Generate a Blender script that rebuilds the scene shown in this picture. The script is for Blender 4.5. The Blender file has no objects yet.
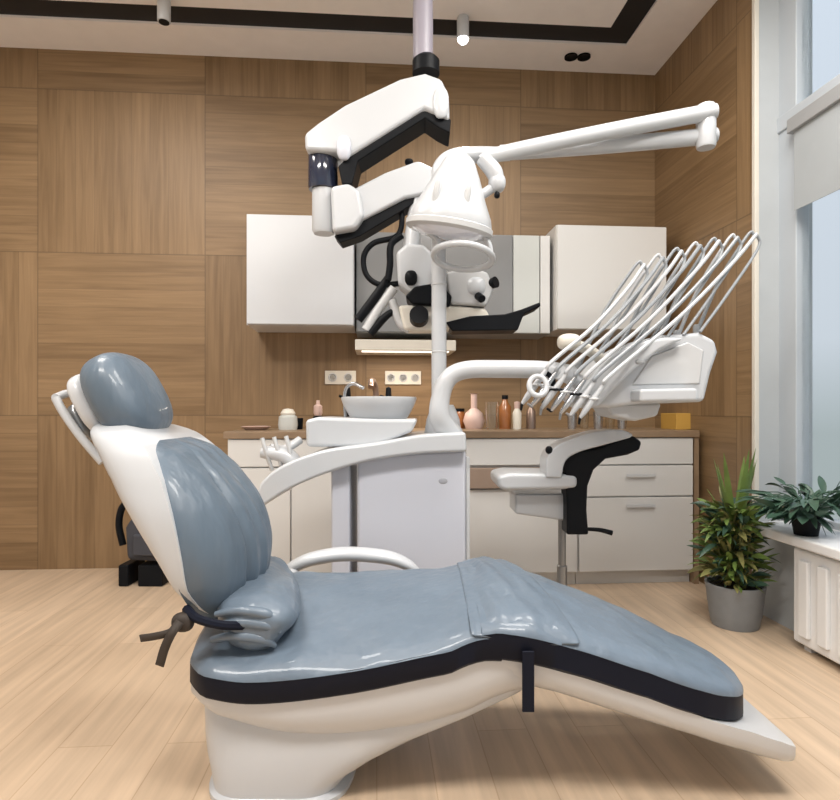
import bpy, bmesh, math, random
from mathutils import Vector, Matrix, noise
random.seed(7)
S = bpy.context.scene
COL = S.collection
PI = math.pi
F = 600.0; HZ = 410.0; CX = 420.0; CAMZ = 1.02

# ---------------------------------------------------------------- camera
cam_d = bpy.data.cameras.new('camera'); cam = bpy.data.objects.new('camera', cam_d); COL.objects.link(cam)
cam.location = (0, 0, CAMZ); cam.rotation_euler = (PI/2, 0, 0)
cam_d.sensor_fit = 'HORIZONTAL'; cam_d.sensor_width = 36.0
cam_d.lens = 36.0*F/840.0
cam_d.shift_y = (HZ-400.0)/840.0
cam_d.clip_start = 0.05
S.camera = cam
S.view_settings.view_transform = 'Standard'; S.view_settings.look = 'None'
S.view_settings.gamma = 1; S.view_settings.use_curve_mapping = False
S.view_settings.exposure = -0.16

# ---------------------------------------------------------------- room frame (x along back wall, y into depth, origin = far right corner on floor)
C0 = Vector((1.62, 4.14, 0)); TH = math.radians(4.28)
RM = Matrix.Translation(C0) @ Matrix.Rotation(TH, 4, 'Z')
def R(x, y, z=0): return RM @ Vector((x, y, z))
H = 3.33

def at(px, py, Y): return Vector(((px-CX)/F*Y, Y, CAMZ+(HZ-py)/F*Y))

# ---------------------------------------------------------------- world and lights
W = bpy.data.worlds.new('sky'); S.world = W; W.use_nodes = True
nt = W.node_tree; nt.nodes.clear()
wo = nt.nodes.new('ShaderNodeOutputWorld'); bg = nt.nodes.new('ShaderNodeBackground')
tc = nt.nodes.new('ShaderNodeTexCoord'); sp = nt.nodes.new('ShaderNodeSeparateXYZ'); cr = nt.nodes.new('ShaderNodeValToRGB')
mr = nt.nodes.new('ShaderNodeMapRange'); mr.inputs[1].default_value = -0.5; mr.inputs[2].default_value = 0.8
nt.links.new(tc.outputs['Generated'], sp.inputs[0]); nt.links.new(sp.outputs[2], mr.inputs[0]); nt.links.new(mr.outputs[0], cr.inputs[0])
el = cr.color_ramp.elements
el[0].position = 0.0; el[0].color = (0.30, 0.34, 0.32, 1)
el[1].position = 1.0; el[1].color = (0.66, 0.74, 0.86, 1)
e = el.new(0.36); e.color = (0.36, 0.41, 0.42, 1)
e = el.new(0.46); e.color = (0.55, 0.60, 0.66, 1)
nt.links.new(cr.outputs[0], bg.inputs[0]); nt.links.new(bg.outputs[0], wo.inputs[0])
bg.inputs[1].default_value = 1.25

def area(name, loc, size, power, color, rot=(0,0,0), sy=None):
    d = bpy.data.lights.new(name, 'AREA'); d.energy = power; d.color = color
    d.shape = 'RECTANGLE'; d.size = size; d.size_y = sy or size
    o = bpy.data.objects.new(name, d); COL.objects.link(o); o.location = loc; o.rotation_euler = rot
    return o
# added ceiling lamps, out of view, to brighten the room; housings built further down
PANELS = [(-0.8, -2.25), (-3.5, -1.7), (-1.2, -3.7), (-3.3, -3.7)]
PANEL_POWER = [48, 48, 72, 72]
for (lx, ly), pw in zip(PANELS, PANEL_POWER):
    area('added_panel_light', R(lx, ly, H-0.03), 1.1, pw, (1.0, 0.955, 0.90), (0, 0, TH), 0.55)

# ---------------------------------------------------------------- materials
def mat(name, col, rough=0.5, metal=0.0, spec=0.5, trans=0.0, emis=None, es=1.0, bump=None, coat=0.0, var=None, sheen=0.0, alpha=1.0):
    m = bpy.data.materials.new(name); m.use_nodes = True
    n = m.node_tree.nodes; l = m.node_tree.links; b = n['Principled BSDF']
    b.inputs['Base Color'].default_value = (*col, 1); b.inputs['Roughness'].default_value = rough
    b.inputs['Metallic'].default_value = metal; b.inputs['Specular IOR Level'].default_value = spec
    b.inputs['Transmission Weight'].default_value = trans; b.inputs['Coat Weight'].default_value = coat
    b.inputs['Alpha'].default_value = alpha
    if emis: b.inputs['Emission Color'].default_value = (*emis, 1); b.inputs['Emission Strength'].default_value = es
    t = n.new('ShaderNodeTexCoord')
    nz = n.new('ShaderNodeTexNoise'); nz.inputs['Scale'].default_value = (var or (9, .06))[0]; nz.inputs['Detail'].default_value = 4
    l.new(t.outputs['Object'], nz.inputs['Vector'])
    amt = (var or (9, .06))[1]
    mr_ = n.new('ShaderNodeMapRange'); mr_.inputs[3].default_value = 1-amt; mr_.inputs[4].default_value = 1+amt*.6
    l.new(nz.outputs[0], mr_.inputs[0])
    mx = n.new('ShaderNodeVectorMath'); mx.operation = 'SCALE'; mx.inputs[0].default_value = col
    l.new(mr_.outputs[0], mx.inputs['Scale']); l.new(mx.outputs[0], b.inputs['Base Color'])
    if bump:
        nb = n.new('ShaderNodeTexNoise'); nb.inputs['Scale'].default_value = bump[0]; nb.inputs['Detail'].default_value = 3
        mp = n.new('ShaderNodeMapping'); mp.inputs['Scale'].default_value = bump[2] if len(bump) > 2 else (1,1,1)
        l.new(t.outputs['Object'], mp.inputs[0]); l.new(mp.outputs[0], nb.inputs['Vector'])
        bp = n.new('ShaderNodeBump'); bp.inputs['Strength'].default_value = bump[1]; bp.inputs['Distance'].default_value = 0.03
        l.new(nb.outputs[0], bp.inputs['Height']); l.new(bp.outputs[0], b.inputs['Normal'])
    return m

def wood_panels(name, axis_u):
    """square wood panels whose grain turns by 90 degrees from one to the next"""
    m = bpy.data.materials.new(name); m.use_nodes = True
    n = m.node_tree.nodes; l = m.node_tree.links; b = n['Principled BSDF']
    def M(op, a, c=None, d=None):
        q = n.new('ShaderNodeMath'); q.operation = op
        for i, v in enumerate((a, c, d)):
            if v is None: continue
            if isinstance(v, (int, float)): q.inputs[i].default_value = v
            else: l.new(v, q.inputs[i])
        return q.outputs[0]
    t = n.new('ShaderNodeTexCoord'); s = n.new('ShaderNodeSeparateXYZ'); l.new(t.outputs['Object'], s.inputs[0])
    P = 1.045
    u = M('DIVIDE', M('ADD', s.outputs[axis_u], 3.03+10*P), P)
    v = M('DIVIDE', M('ADD', s.outputs[2], 0.06+P), P)
    iu = M('FLOOR', u); iv = M('FLOOR', v); fu = M('FRACT', u); fv = M('FRACT', v)
    par = M('MODULO', M('ADD', iu, iv), 2.0)        # 0/1
    # along / across grain
    def mix(a, c): return M('ADD', M('MULTIPLY', a, par), M('MULTIPLY', c, M('SUBTRACT', 1.0, par)))
    al = mix(fu, fv); ac = mix(fv, fu)
    seed = M('ADD', M('MULTIPLY', iu, 7.3), M('MULTIPLY', iv, 3.7))
    pl = M('FLOOR', M('MULTIPLY', ac, 9.0)); plf = M('FRACT', M('MULTIPLY', ac, 9.0))
    wn = n.new('ShaderNodeTexWhiteNoise'); cb = n.new('ShaderNodeCombineXYZ')
    l.new(pl, cb.inputs[0]); l.new(seed, cb.inputs[1]); l.new(cb.outputs[0], wn.inputs[0])
    cb2 = n.new('ShaderNodeCombineXYZ')
    l.new(M('ADD', M('MULTIPLY', al, 2.0), seed), cb2.inputs[0]); l.new(M('MULTIPLY', ac, 38.0), cb2.inputs[1]); l.new(M('MULTIPLY', pl, 5.1), cb2.inputs[2])
    nz = n.new('ShaderNodeTexNoise'); nz.inputs['Scale'].default_value = 1.0; nz.inputs['Detail'].default_value = 5; nz.inputs['Distortion'].default_value = .6
    l.new(cb2.outputs[0], nz.inputs['Vector'])
    big = n.new('ShaderNodeTexNoise'); big.inputs['Scale'].default_value = 1.3; l.new(t.outputs['Object'], big.inputs['Vector'])
    val = M('ADD', M('ADD', M('MULTIPLY', nz.outputs[0], .55), M('MULTIPLY', wn.outputs[0], .20)), M('MULTIPLY', big.outputs[0], .25))
    r = n.new('ShaderNodeValToRGB'); l.new(val, r.inputs[0])
    e = r.color_ramp.elements
    e[0].position = .28; e[0].color = (.165, .098, .044, 1); e[1].position = .72; e[1].color = (.315, .202, .103, 1)
    # grooves between panels and (fainter) between planks
    def edge(f, w): return M('LESS_THAN', M('MINIMUM', f, M('SUBTRACT', 1.0, f)), w)
    g = M('MAXIMUM', edge(fu, .0035), edge(fv, .0035)); g2 = edge(plf, .025)
    dk = M('SUBTRACT', 1.0, M('ADD', M('MULTIPLY', g, .28), M('MULTIPLY', g2, .12)))
    sc = n.new('ShaderNodeVectorMath'); sc.operation = 'SCALE'; l.new(r.outputs[0], sc.inputs[0]); l.new(dk, sc.inputs['Scale'])
    l.new(sc.outputs[0], b.inputs['Base Color']); b.inputs['Roughness'].default_value = .5
    bp = n.new('ShaderNodeBump'); bp.inputs['Strength'].default_value = .12; bp.inputs['Distance'].default_value = .01
    l.new(nz.outputs[0], bp.inputs['Height']); l.new(bp.outputs[0], b.inputs['Normal'])
    return m

def floor_planks():
    m = bpy.data.materials.new('floor_planks'); m.use_nodes = True
    n = m.node_tree.nodes; l = m.node_tree.links; b = n['Principled BSDF']
    t = n.new('ShaderNodeTexCoord'); mp = n.new('ShaderNodeMapping'); mp.inputs['Rotation'].default_value = (0, 0, PI/2)
    l.new(t.outputs['Object'], mp.inputs[0])
    br = n.new('ShaderNodeTexBrick'); br.inputs['Scale'].default_value = 1.0
    br.inputs['Brick Width'].default_value = 1.3; br.inputs['Row Height'].default_value = .16
    br.inputs['Mortar Size'].default_value = .0018; br.offset = .37
    br.inputs['Color1'].default_value = (.54, .41, .29, 1); br.inputs['Color2'].default_value = (.60, .46, .33, 1)
    br.inputs['Mortar'].default_value = (.46, .33, .22, 1)
    l.new(mp.outputs[0], br.inputs['Vector'])
    mp2 = n.new('ShaderNodeMapping'); mp2.inputs['Scale'].default_value = (26, 1.6, 1); l.new(t.outputs['Object'], mp2.inputs[0])
    nz = n.new('ShaderNodeTexNoise'); nz.inputs['Scale'].default_value = 1; nz.inputs['Detail'].default_value = 5; l.new(mp2.outputs[0], nz.inputs['Vector'])
    mr_ = n.new('ShaderNodeMapRange'); mr_.inputs[1].default_value = .3; mr_.inputs[2].default_value = .7; mr_.inputs[3].default_value = .82; mr_.inputs[4].default_value = 1.1
    l.new(nz.outputs[0], mr_.inputs[0])
    sc = n.new('ShaderNodeVectorMath'); sc.operation = 'SCALE'; l.new(br.outputs[0], sc.inputs[0]); l.new(mr_.outputs[0], sc.inputs['Scale'])
    l.new(sc.outputs[0], b.inputs['Base Color']); b.inputs['Roughness'].default_value = .38
    return m

M_wall = wood_panels('wood_panels_back', 0); M_wallr = wood_panels('wood_panels_right', 1)
M_floor = floor_planks()
M_ceil = mat('ceiling_paint', (.88, .84, .82), .8)
M_blackgap = mat('black_recess', (.012, .012, .014), .6)
M_plain = mat('plain_wall', (.70, .68, .65), .8)
M_cab = mat('cabinet_white', (.62, .64, .67), .32, var=(2, .03))
M_cabw = mat('cabinet_warm_white', (.655, .65, .635), .38, var=(2, .03))
M_white = mat('plastic_white', (.53, .55, .575), .28, coat=.3, var=(4, .02))
M_shell = mat('shell_white', (.55, .565, .585), .3, coat=.3, var=(4, .02))
M_lilac = mat('unit_lilac_white', (.57, .59, .66), .35, var=(3, .02))
M_grey = mat('grey_plastic', (.33, .34, .35), .4)
M_lgrey = mat('light_grey', (.55, .56, .57), .4)
M_black = mat('black_plastic', (.006, .007, .009), .45, spec=.12)
M_navy = mat('navy_gloss', (.02, .026, .05), .12, coat=.6)
M_steel = mat('steel', (.5, .51, .53), .25, metal=.9)
M_steeld = mat('dark_steel', (.30, .31, .32), .35, metal=.8)
M_leather = mat('blue_grey_leatherette', (.130, .172, .222), .46, bump=(7, .7, (1, 1, 1)), var=(5, .12), coat=.25)
M_leatherb = mat('blue_grey_back_cover', (.10, .138, .18), .42, bump=(2.6, .5, (4, 4, .9)), var=(4, .15), coat=.2)
M_piping = mat('dark_navy_band', (.008, .010, .019), .5, spec=.12)
M_strap = mat('brown_black_strap', (.035, .026, .02), .7)
M_counter = mat('walnut_worktop', (.27, .185, .115), .4, var=(12, .25))
M_woodl = mat('wood_tray', (.30, .22, .17), .5, var=(12, .2))
M_glassd = mat('smoked_glass_front', (.25, .255, .26), .12, var=(3, .05), coat=.5)
M_frost = mat('frosted_glass_front', (.58, .60, .58), .22, var=(3, .04))
M_hose = mat('hose_grey', (.27, .29, .31), .35)
M_hosew = mat('hose_white', (.48, .495, .515), .35)
M_frame = mat('window_frame_grey', (.46, .50, .54), .45, var=(3, .03))
M_reveal = mat('window_reveal_paint', (.47, .50, .52), .6)
M_radi = mat('radiator_white', (.78, .79, .80), .35)
M_pot = mat('pot_grey', (.22, .235, .25), .6, var=(20, .15))
M_leaf1 = mat('leaf_green', (.17, .26, .06), .5, var=(14, .5))
M_leaf2 = mat('leaf_dark', (.05, .105, .07), .4, var=(10, .4))
M_leaf3 = mat('leaf_olive', (.26, .25, .085), .5, var=(14, .5))
M_soil = mat('soil', (.03, .02, .015), .9)
M_glass = mat('clear_glass', (.95, .97, .97), .02, trans=1.0, var=(2, 0))
M_pane = mat('window_glass', (.96, .98, .98), .0, trans=1.0, var=(2, 0)); M_pane.node_tree.nodes['Principled BSDF'].inputs['IOR'].default_value = 1.02
M_amber = mat('amber_glass', (.33, .12, .035), .2, coat=.5)
M_pink = mat('pale_pink_plastic', (.62, .45, .40), .45)
M_yellow = mat('mustard_card', (.52, .30, .06), .6)
M_cream = mat('cream_plastic', (.72, .68, .60), .45)
M_lens = mat('lamp_lens', (.80, .82, .90), .08, coat=.8)
M_lit = mat('added_panel_glow', (.9, .9, .9), .5, emis=(1, .95, .88), es=4.0)
M_spot = mat('lit_spot_lens', (1, 1, 1), .5, emis=(1, .97, .92), es=14.0)
M_bag = mat('charcoal_fabric', (.045, .047, .058), .75)
M_mark = mat('grey_mark', (.38, .39, .43), .5)
M_brush = mat('brown_metal', (.30, .22, .18), .3, metal=.6)

# ---------------------------------------------------------------- mesh helpers
def new(): return bmesh.new()
def obj(name, bm, m, parent=None, bevel=0, sub=0, seg=3, smooth=True, ang=40, loc=None, rotz=0, solid=0):
    bmesh.ops.recalc_face_normals(bm, faces=bm.faces[:])
    me = bpy.data.meshes.new(name)
    if loc is not None or rotz:      # world coords given: bring mesh into the object's own frame
        MM = Matrix.Translation(loc or (0,0,0)) @ Matrix.Rotation(rotz, 4, 'Z')
        bm.transform(MM.inverted())
    bm.to_mesh(me); bm.free(); me.materials.append(m)
    if smooth:
        me.polygons.foreach_set('use_smooth', [True]*len(me.polygons))
        if not sub: me.set_sharp_from_angle(angle=math.radians(ang))
    o = bpy.data.objects.new(name, me); COL.objects.link(o)
    if loc is not None: o.location = loc
    if rotz: o.rotation_euler = (0, 0, rotz)
    if solid:
        s = o.modifiers.new('s', 'SOLIDIFY'); s.thickness = solid; s.offset = -1
    if bevel:
        b = o.modifiers.new('b', 'BEVEL'); b.width = bevel; b.segments = seg; b.limit_method = 'ANGLE'; b.angle_limit = math.radians(35)
        b.harden_normals = True
    if sub:
        s = o.modifiers.new('ss', 'SUBSURF'); s.levels = sub; s.render_levels = sub
    if parent: attach(o, parent)
    return o
def attach(o, p):
    o.parent = p
    if not o.get('_keep'): o.matrix_parent_inverse = (Matrix.Translation(p.location) @ p.rotation_euler.to_matrix().to_4x4()).inverted() if p.parent is None else Matrix()
def tag(o, label, cat, group=None):
    o['label'] = label; o['category'] = cat
    if group: o['group'] = group
    return o
def thing(name, label, cat, loc=(0,0,0), rotz=0, group=None):
    o = bpy.data.objects.new(name, None); COL.objects.link(o); o.empty_display_size = .1
    o.location = loc; o.rotation_euler = (0, 0, rotz)
    return tag(o, label, cat, group)
def part(name, bm, m, parent, **k):
    """part given in world coordinates"""
    return obj(name, bm, m, parent, **k)
def sub(name, bm, m, parent, **k):
    """sub-part given in world coordinates; its parent part's own origin is the world frame"""
    o = obj(name, bm, m, None, **k); o.parent = parent; o.matrix_parent_inverse = Matrix()
    return o
def struct(name, bm, m, **k):
    o = obj(name, bm, m, **k); o['kind'] = 'structure'; return o

def box(bm, c, s, M=None):
    r = bmesh.ops.create_cube(bm, size=1)
    T = Matrix.Translation(c) @ Matrix.Diagonal((*s, 1))
    bmesh.ops.transform(bm, matrix=(M @ T) if M else T, verts=r['verts']); return bm
def rbox(bm, x0, x1, y0, y1, z0, z1):     # box in room coordinates
    return box(bm, ((x0+x1)/2, (y0+y1)/2, (z0+z1)/2), (abs(x1-x0), abs(y1-y0), abs(z1-z0)), RM)
def wbox(bm, x0, x1, y0, y1, z0, z1):
    return box(bm, ((x0+x1)/2, (y0+y1)/2, (z0+z1)/2), (abs(x1-x0), abs(y1-y0), abs(z1-z0)))
def smoothpts(P, n=8):
    P = [Vector(p) for p in P]
    if len(P) < 3: return P
    Q = [2*P[0]-P[1]] + P + [2*P[-1]-P[-2]]; out = []
    for i in range(1, len(Q)-2):
        a, b, c, d = Q[i-1:i+3]
        for k in range(n):
            t = k/n
            out.append(.5*((2*b)+(c-a)*t+(2*a-5*b+4*c-d)*t*t+(3*b-a-3*c+d)*t**3))
    out.append(P[-1]); return out
def tube(bm, P, r, seg=12, smooth=8, flat=1.0, caps=True):
    """r: number or list matched to P"""
    if isinstance(r, (list, tuple)):
        rr = [Vector((q, 0, 0)) for q in r]
        rr = [v.x for v in (smoothpts(rr, smooth) if smooth and len(P) > 2 else rr)]
    else: rr = None
    pts = smoothpts(P, smooth) if smooth and len(P) > 2 else [Vector(p) for p in P]
    up = None; rings = []
    for i, p in enumerate(pts):
        t = (pts[min(i+1, len(pts)-1)]-pts[max(i-1, 0)]).normalized()
        if up is None:
            up = Vector((0, 1, 0)) if abs(t.y) < .9 else Vector((1, 0, 0))
        up = (up-t*up.dot(t)).normalized(); side = t.cross(up)
        rad = rr[i] if rr else r
        rings.append([bm.verts.new(p+(up*math.cos(a)*flat+side*math.sin(a))*rad) for a in [2*PI*k/seg for k in range(seg)]])
    for a, b in zip(rings, rings[1:]):
        for k in range(seg): bm.faces.new((a[k], a[(k+1) % seg], b[(k+1) % seg], b[k]))
    if caps: bm.faces.new(rings[0][::-1]); bm.faces.new(rings[-1])
    return bm
def lathe(bm, prof, c, M=None, seg=32, sx=1, sy=1):
    """prof: (radius, z) list"""
    M = M or Matrix()
    T = Matrix.Translation(c) @ M
    rings = []
    for r, z in prof:
        if r < 1e-5: rings.append([bm.verts.new(T @ Vector((0, 0, z)))])
        else: rings.append([bm.verts.new(T @ Vector((r*sx*math.cos(2*PI*k/seg), r*sy*math.sin(2*PI*k/seg), z))) for k in range(seg)])
    for a, b in zip(rings, rings[1:]):
        for k in range(seg):
            q = [a[k % len(a)], a[(k+1) % len(a)], b[(k+1) % len(b)], b[k % len(b)]]
            u = []
            for v in q:
                if v not in u: u.append(v)
            if len(u) > 2: bm.faces.new(u)
    if len(rings[0]) > 1: bm.faces.new(rings[0][::-1])
    if len(rings[-1]) > 1: bm.faces.new(rings[-1])
    return bm
def prism(bm, pts, y0, y1):
    """pts: (x, z) outline, extruded between depths y0 and y1"""
    a = [bm.verts.new((x, y0, z)) for x, z in pts]; b = [bm.verts.new((x, y1, z)) for x, z in pts]
    n = len(pts)
    bm.faces.new(a); bm.faces.new(b[::-1])
    for k in range(n): bm.faces.new((a[k], b[k], b[(k+1) % n], a[(k+1) % n]))
    return bm
def ppx(bm, P, Y, y0, y1, smooth=0):
    """outline as seen on the face at depth y0, extruded back to y1"""
    pts = [at(x, y, y0) for x, y in P]      # the outline is the one of the front face
    if smooth:
        Q = pts + pts[:1]
        pts = [v for v in smoothpts([Vector(p) for p in Q], smooth)][:-1]
    return prism(bm, [(p.x, p.z) for p in pts], y0, y1)
def loft(bm, rings, closed=True, caps=True):
    V = [[bm.verts.new(p) for p in r] for r in rings]
    n = len(V[0])
    for a, b in zip(V, V[1:]):
        for k in range(n if closed else n-1): bm.faces.new((a[k], a[(k+1) % n], b[(k+1) % n], b[k]))
    if caps: bm.faces.new(V[0][::-1]); bm.faces.new(V[-1])
    return bm
def interp(tab, x):
    """tab rows (x, a, b, ..) -> smooth interpolation"""
    n = len(tab)
    for i in range(n-1):
        if x <= tab[i+1][0] or i == n-2:
            t = max(0, min(1, (x-tab[i][0])/(tab[i+1][0]-tab[i][0])))
            p0 = tab[max(i-1, 0)]; p1 = tab[i]; p2 = tab[i+1]; p3 = tab[min(i+2, n-1)]
            return [.5*((2*p1[j])+(p2[j]-p0[j])*t+(2*p0[j]-5*p1[j]+4*p2[j]-p3[j])*t*t+(3*p1[j]-p0[j]-3*p2[j]+p3[j])*t**3) for j in range(1, len(p1))]
def superell(bm, c, half, M=None, e=.45, nu=40, nv=20):
    """rounded pillow"""
    def s(w, p): return math.copysign(abs(w)**p, w)
    T = Matrix.Translation(c) @ (M or Matrix())
    rings = []
    for j in range(nv+1):
        v = -PI/2+PI*j/nv
        rings.append([T @ Vector((half[0]*s(math.cos(v), e)*s(math.cos(2*PI*k/nu), e), half[1]*s(math.cos(v), e)*s(math.sin(2*PI*k/nu), e), half[2]*s(math.sin(v), e))) for k in range(nu)])
    loft(bm, rings[1:-1]); return bm

# ================================================================= ROOM
XL, YF = -5.6, -6.2
struct('floor', rbox(new(), XL, .6, YF, .2, -.1, 0), M_floor, loc=C0, rotz=TH, smooth=False)
struct('wall_back', rbox(new(), XL, .2, 0, .15, 0, H+.3), M_wall, loc=C0, rotz=TH, smooth=False)
# right wall: solid strip beside the corner, low wall below the window, lintel above, pier near the camera
WY0, WY1 = -1.10, -3.60; WZ0, WZ1 = .44, 3.28
b = new()
rbox(b, 0, .3, WY0, 0, 0, H+.3)
struct('wall_right', b, M_wallr, loc=C0, rotz=TH, smooth=False)
b = new()
rbox(b, 0, .3, WY1, WY0, 0, WZ0); rbox(b, 0, .3, WY1, WY0, WZ1, H+.3); rbox(b, 0, .3, YF, WY1, 0, H+.3)
struct('wall_right_window_side', b, M_reveal, loc=C0, rotz=TH, smooth=False)
struct('wall_left', rbox(new(), XL-.15, XL, YF, .15, 0, H+.3), M_plain, loc=C0, rotz=TH, smooth=False)
GX = .14
# ceiling with a rectangular black recess running round a lower inner field
b = new()
BX0, BX1, BY0, BY1 = XL+.4, -.335, -.31, -4.2   # outer edge of the recess
G = .17
rbox(b, XL, .3, BY0, .2, H, H+.25); rbox(b, XL, .3, YF, BY1, H, H+.25)
rbox(b, BX1, .3, BY1, BY0, H, H+.25); rbox(b, XL, BX0, BY1, BY0, H, H+.25)
rbox(b, BX0, BX1, BY1, BY0, H+.04, H+.25)
rbox(b, BX0+G, BX1-G, BY1+G, BY0-G, H, H+.012)
struct('ceiling', b, M_ceil, loc=C0, rotz=TH, smooth=False)
struct('ceiling_recess', rbox(new(), BX0-.05, BX1+.05, BY1-.0, BY0+.0, H+.014, H+.03), M_blackgap, loc=C0, rotz=TH, smooth=False)
b = new()   # wall behind the viewer, its broad opening added to limit the incoming sky light
rbox(b, XL, .3, YF-.15, YF, 0, .5); rbox(b, XL, .3, YF-.15, YF, 2.7, H+.3)
rbox(b, XL, XL+.6, YF-.15, YF, .5, 2.7); rbox(b, -.9, .3, YF-.15, YF, .5, 2.7)
struct('wall_front', b, M_plain, loc=C0, rotz=TH, smooth=False)
b = new(); rbox(b, .002, .30, WY0-.006, WY0+.002, WZ0, WZ1); struct('trim_1', b, M_reveal, loc=C0, rotz=TH, smooth=False)

# window: frame set back in its opening
b = new()
rbox(b, GX-.02, GX+.05, WY0-.13, WY0, WZ0, WZ1); rbox(b, GX-.02, GX+.05, WY1, WY1+.09, WZ0, WZ1)
rbox(b, GX-.02, GX+.05, WY1, WY0, WZ1-.08, WZ1); rbox(b, GX-.02, GX+.05, WY1, WY0, WZ0, WZ0+.08)
rbox(b, GX-.03, GX+.05, WY1, WY0, 2.42, 2.50)
rbox(b, GX-.02, GX+.05, -2.40, -2.32, WZ0, WZ1)
wf = struct('window_1', b, M_frame, loc=C0, rotz=TH, bevel=.006)
def kid(name, bm, m, p, **k):       # part given in world coordinates, stored in its thing's own frame
    bm.transform((Matrix.Translation(p.location) @ p.rotation_euler.to_matrix().to_4x4()).inverted())
    o = obj(name, bm, m, None, **k); o.parent = p; return o
kid('window_pane', rbox(new(), GX+.01, GX+.018, WY1+.05, WY0-.05, WZ0+.05, WZ1-.05), M_pane, wf, smooth=False)
kid('window_trim', rbox(new(), -.012, .012, WY0-.012, WY0+.014, 0, H), M_cream, wf, smooth=False, bevel=.003)
# projecting sill over the radiator
sill = tag(obj('window_sill', rbox(new(), -.17, GX-.02, WY1, WY0-.16, .445, .49), M_radi, loc=C0, rotz=TH, bevel=.01), 'broad white window sill above the radiator at the right edge', 'window sill')
# vertical blind slats folded beside the pane and the blind's head rail
bl = thing('window_blind', 'grey blind head rail with slats across the tall window on the right', 'blind', R(.10, -2.2, 2.4), TH)
kid('head_rail', rbox(new(), .07, .115, WY1+.05, WY0-.13, 2.36, 2.43), M_grey, bl, bevel=.005)
kid('blind_cloth', rbox(new(), .088, .092, WY1+.08, WY0-.16, 1.98, 2.40), mat('blind_cloth', (.38, .41, .43), .8), bl, smooth=False)
# radiator
rd = thing('radiator', 'white ribbed panel radiator standing under the window sill', 'radiator', R(-.08, -2.3, 0), TH)
kid('casing', rbox(new(), -.13, -.01, -3.3, -1.55, .03, .43), M_radi, rd, bevel=.01)
for i in range(16):
    y = -1.63-i*.108
    kid('rib', rbox(new(), -.148, -.128, y-.028, y+.028, .07, .39), M_radi, rd, bevel=.006)
for y in (-1.6, -3.1): kid('foot', rbox(new(), -.10, -.04, y-.02, y+.02, 0, .04), M_lgrey, rd)

# added lamp panels (unseen, behind / above the view), glowing plates in thin frames
for i, (lx, ly) in enumerate(PANELS):
    t = thing('added_ceiling_panel', 'added flat white light panel out of view, one of four above the room', 'ceiling light', R(lx, ly, H-.02), TH, 'added unseen light panels')
    kid('frame', rbox(new(), lx-.58, lx+.58, ly-.30, ly+.30, H-.02, H), M_cab, t)
    kid('diffuser', rbox(new(), lx-.54, lx+.54, ly-.26, ly+.26, H-.026, H-.018), M_lit, t)

# spotlights at the recess
def spot(px, py, Z, lit, label, dx=0):
    Y = (Z-CAMZ)*F/(HZ-py); p = at(px, py, Y)
    t = thing('ceiling_spotlight', label, 'spotlight', p, 0, None)
    kid('housing', lathe(new(), [(.034, 0), (.036, .005), (.036, .12), (.03, .13)], p), M_white if lit else M_lgrey, t)
    kid('mount', lathe(new(), [(.02, .13), (.02, H-p.z+.10)], p), M_lgrey, t)
    kid('lens', lathe(new(), [(0, -.03), (.018, -.025), (.03, -.010), (.033, .004)] if lit else [(.028, -.004), (.028, .004)], p), M_spot if lit else M_black, t)
    if lit:
        d = bpy.data.lights.new('spot_bulb', 'SPOT'); d.energy = 55; d.spot_size = 2.1; d.spot_blend = .8; d.color = (1, .93, .82); d.shadow_soft_size = .03
        o = bpy.data.objects.new('spot_bulb', d); COL.objects.link(o); o.location = p - Vector((0, 0, .02)); o.parent = t
        o.matrix_parent_inverse = Matrix.Translation(t.location).inverted()
spot(463, 39, H-.13, True, 'small lit spotlight shining in the black ceiling recess beside the grey post')
spot(164, 22, H-.13, False, 'small pale unlit spotlight in the ceiling recess at upper left')
t = thing('recessed_downlight', 'small black double downlight in the white ceiling near the corner', 'downlight', at(578, 56, (H-CAMZ)*F/(HZ-56)), 0)
Yd = (H-CAMZ)*F/(HZ-56)
for i, px in enumerate((571, 584)):
    p = at(px, 56, Yd)+Vector((0, -.0, -.006))
    kid('lamp_ring', lathe(new(), [(.03, 0), (.042, -.006), (.042, .004), (.0, .004)], p), M_black, t)

# ================================================================= FITTED CABINETS
def cab_thing(name, label, x0, x1, y0, cat='cabinet', group=None): return thing(name, label, cat, R((x0+x1)/2, y0/2, 0), TH, group)
FY = -.60
units = [(-.752, -.062), (-1.411, -.756), (-2.04, -1.415), (-2.741, -2.044)]
ulab = ['white drawer base cabinet at the right end of the worktop beside the potted plant',
        'white base cabinet with pull-out wooden tray behind the stool',
        'white base cabinet behind the cuspidor unit under the sockets',
        'white base cabinet at the left end of the worktop behind the backrest']
def drawer(u, x0, x1, z0, z1, handle, hz=None, name='drawer'):
    d = kid(name, rbox(new(), x0+.004, x1-.004, FY-.02, FY, z0+.004, z1-.004), M_cabw, u, bevel=.003)
    if handle:
        xc = handle
        hb = new(); rbox(hb, xc-.085, xc+.085, FY-.038, FY-.032, hz-.008, hz+.008)
        rbox(hb, xc-.08, xc-.07, FY-.036, FY-.02, hz-.004, hz+.004); rbox(hb, xc+.07, xc+.08, FY-.036, FY-.02, hz-.004, hz+.004)
        hb.transform((Matrix.Translation(u.location) @ u.rotation_euler.to_matrix().to_4x4()).inverted())
        o = obj('handle', hb, M_lgrey, None); o.parent = d
    return d
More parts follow.
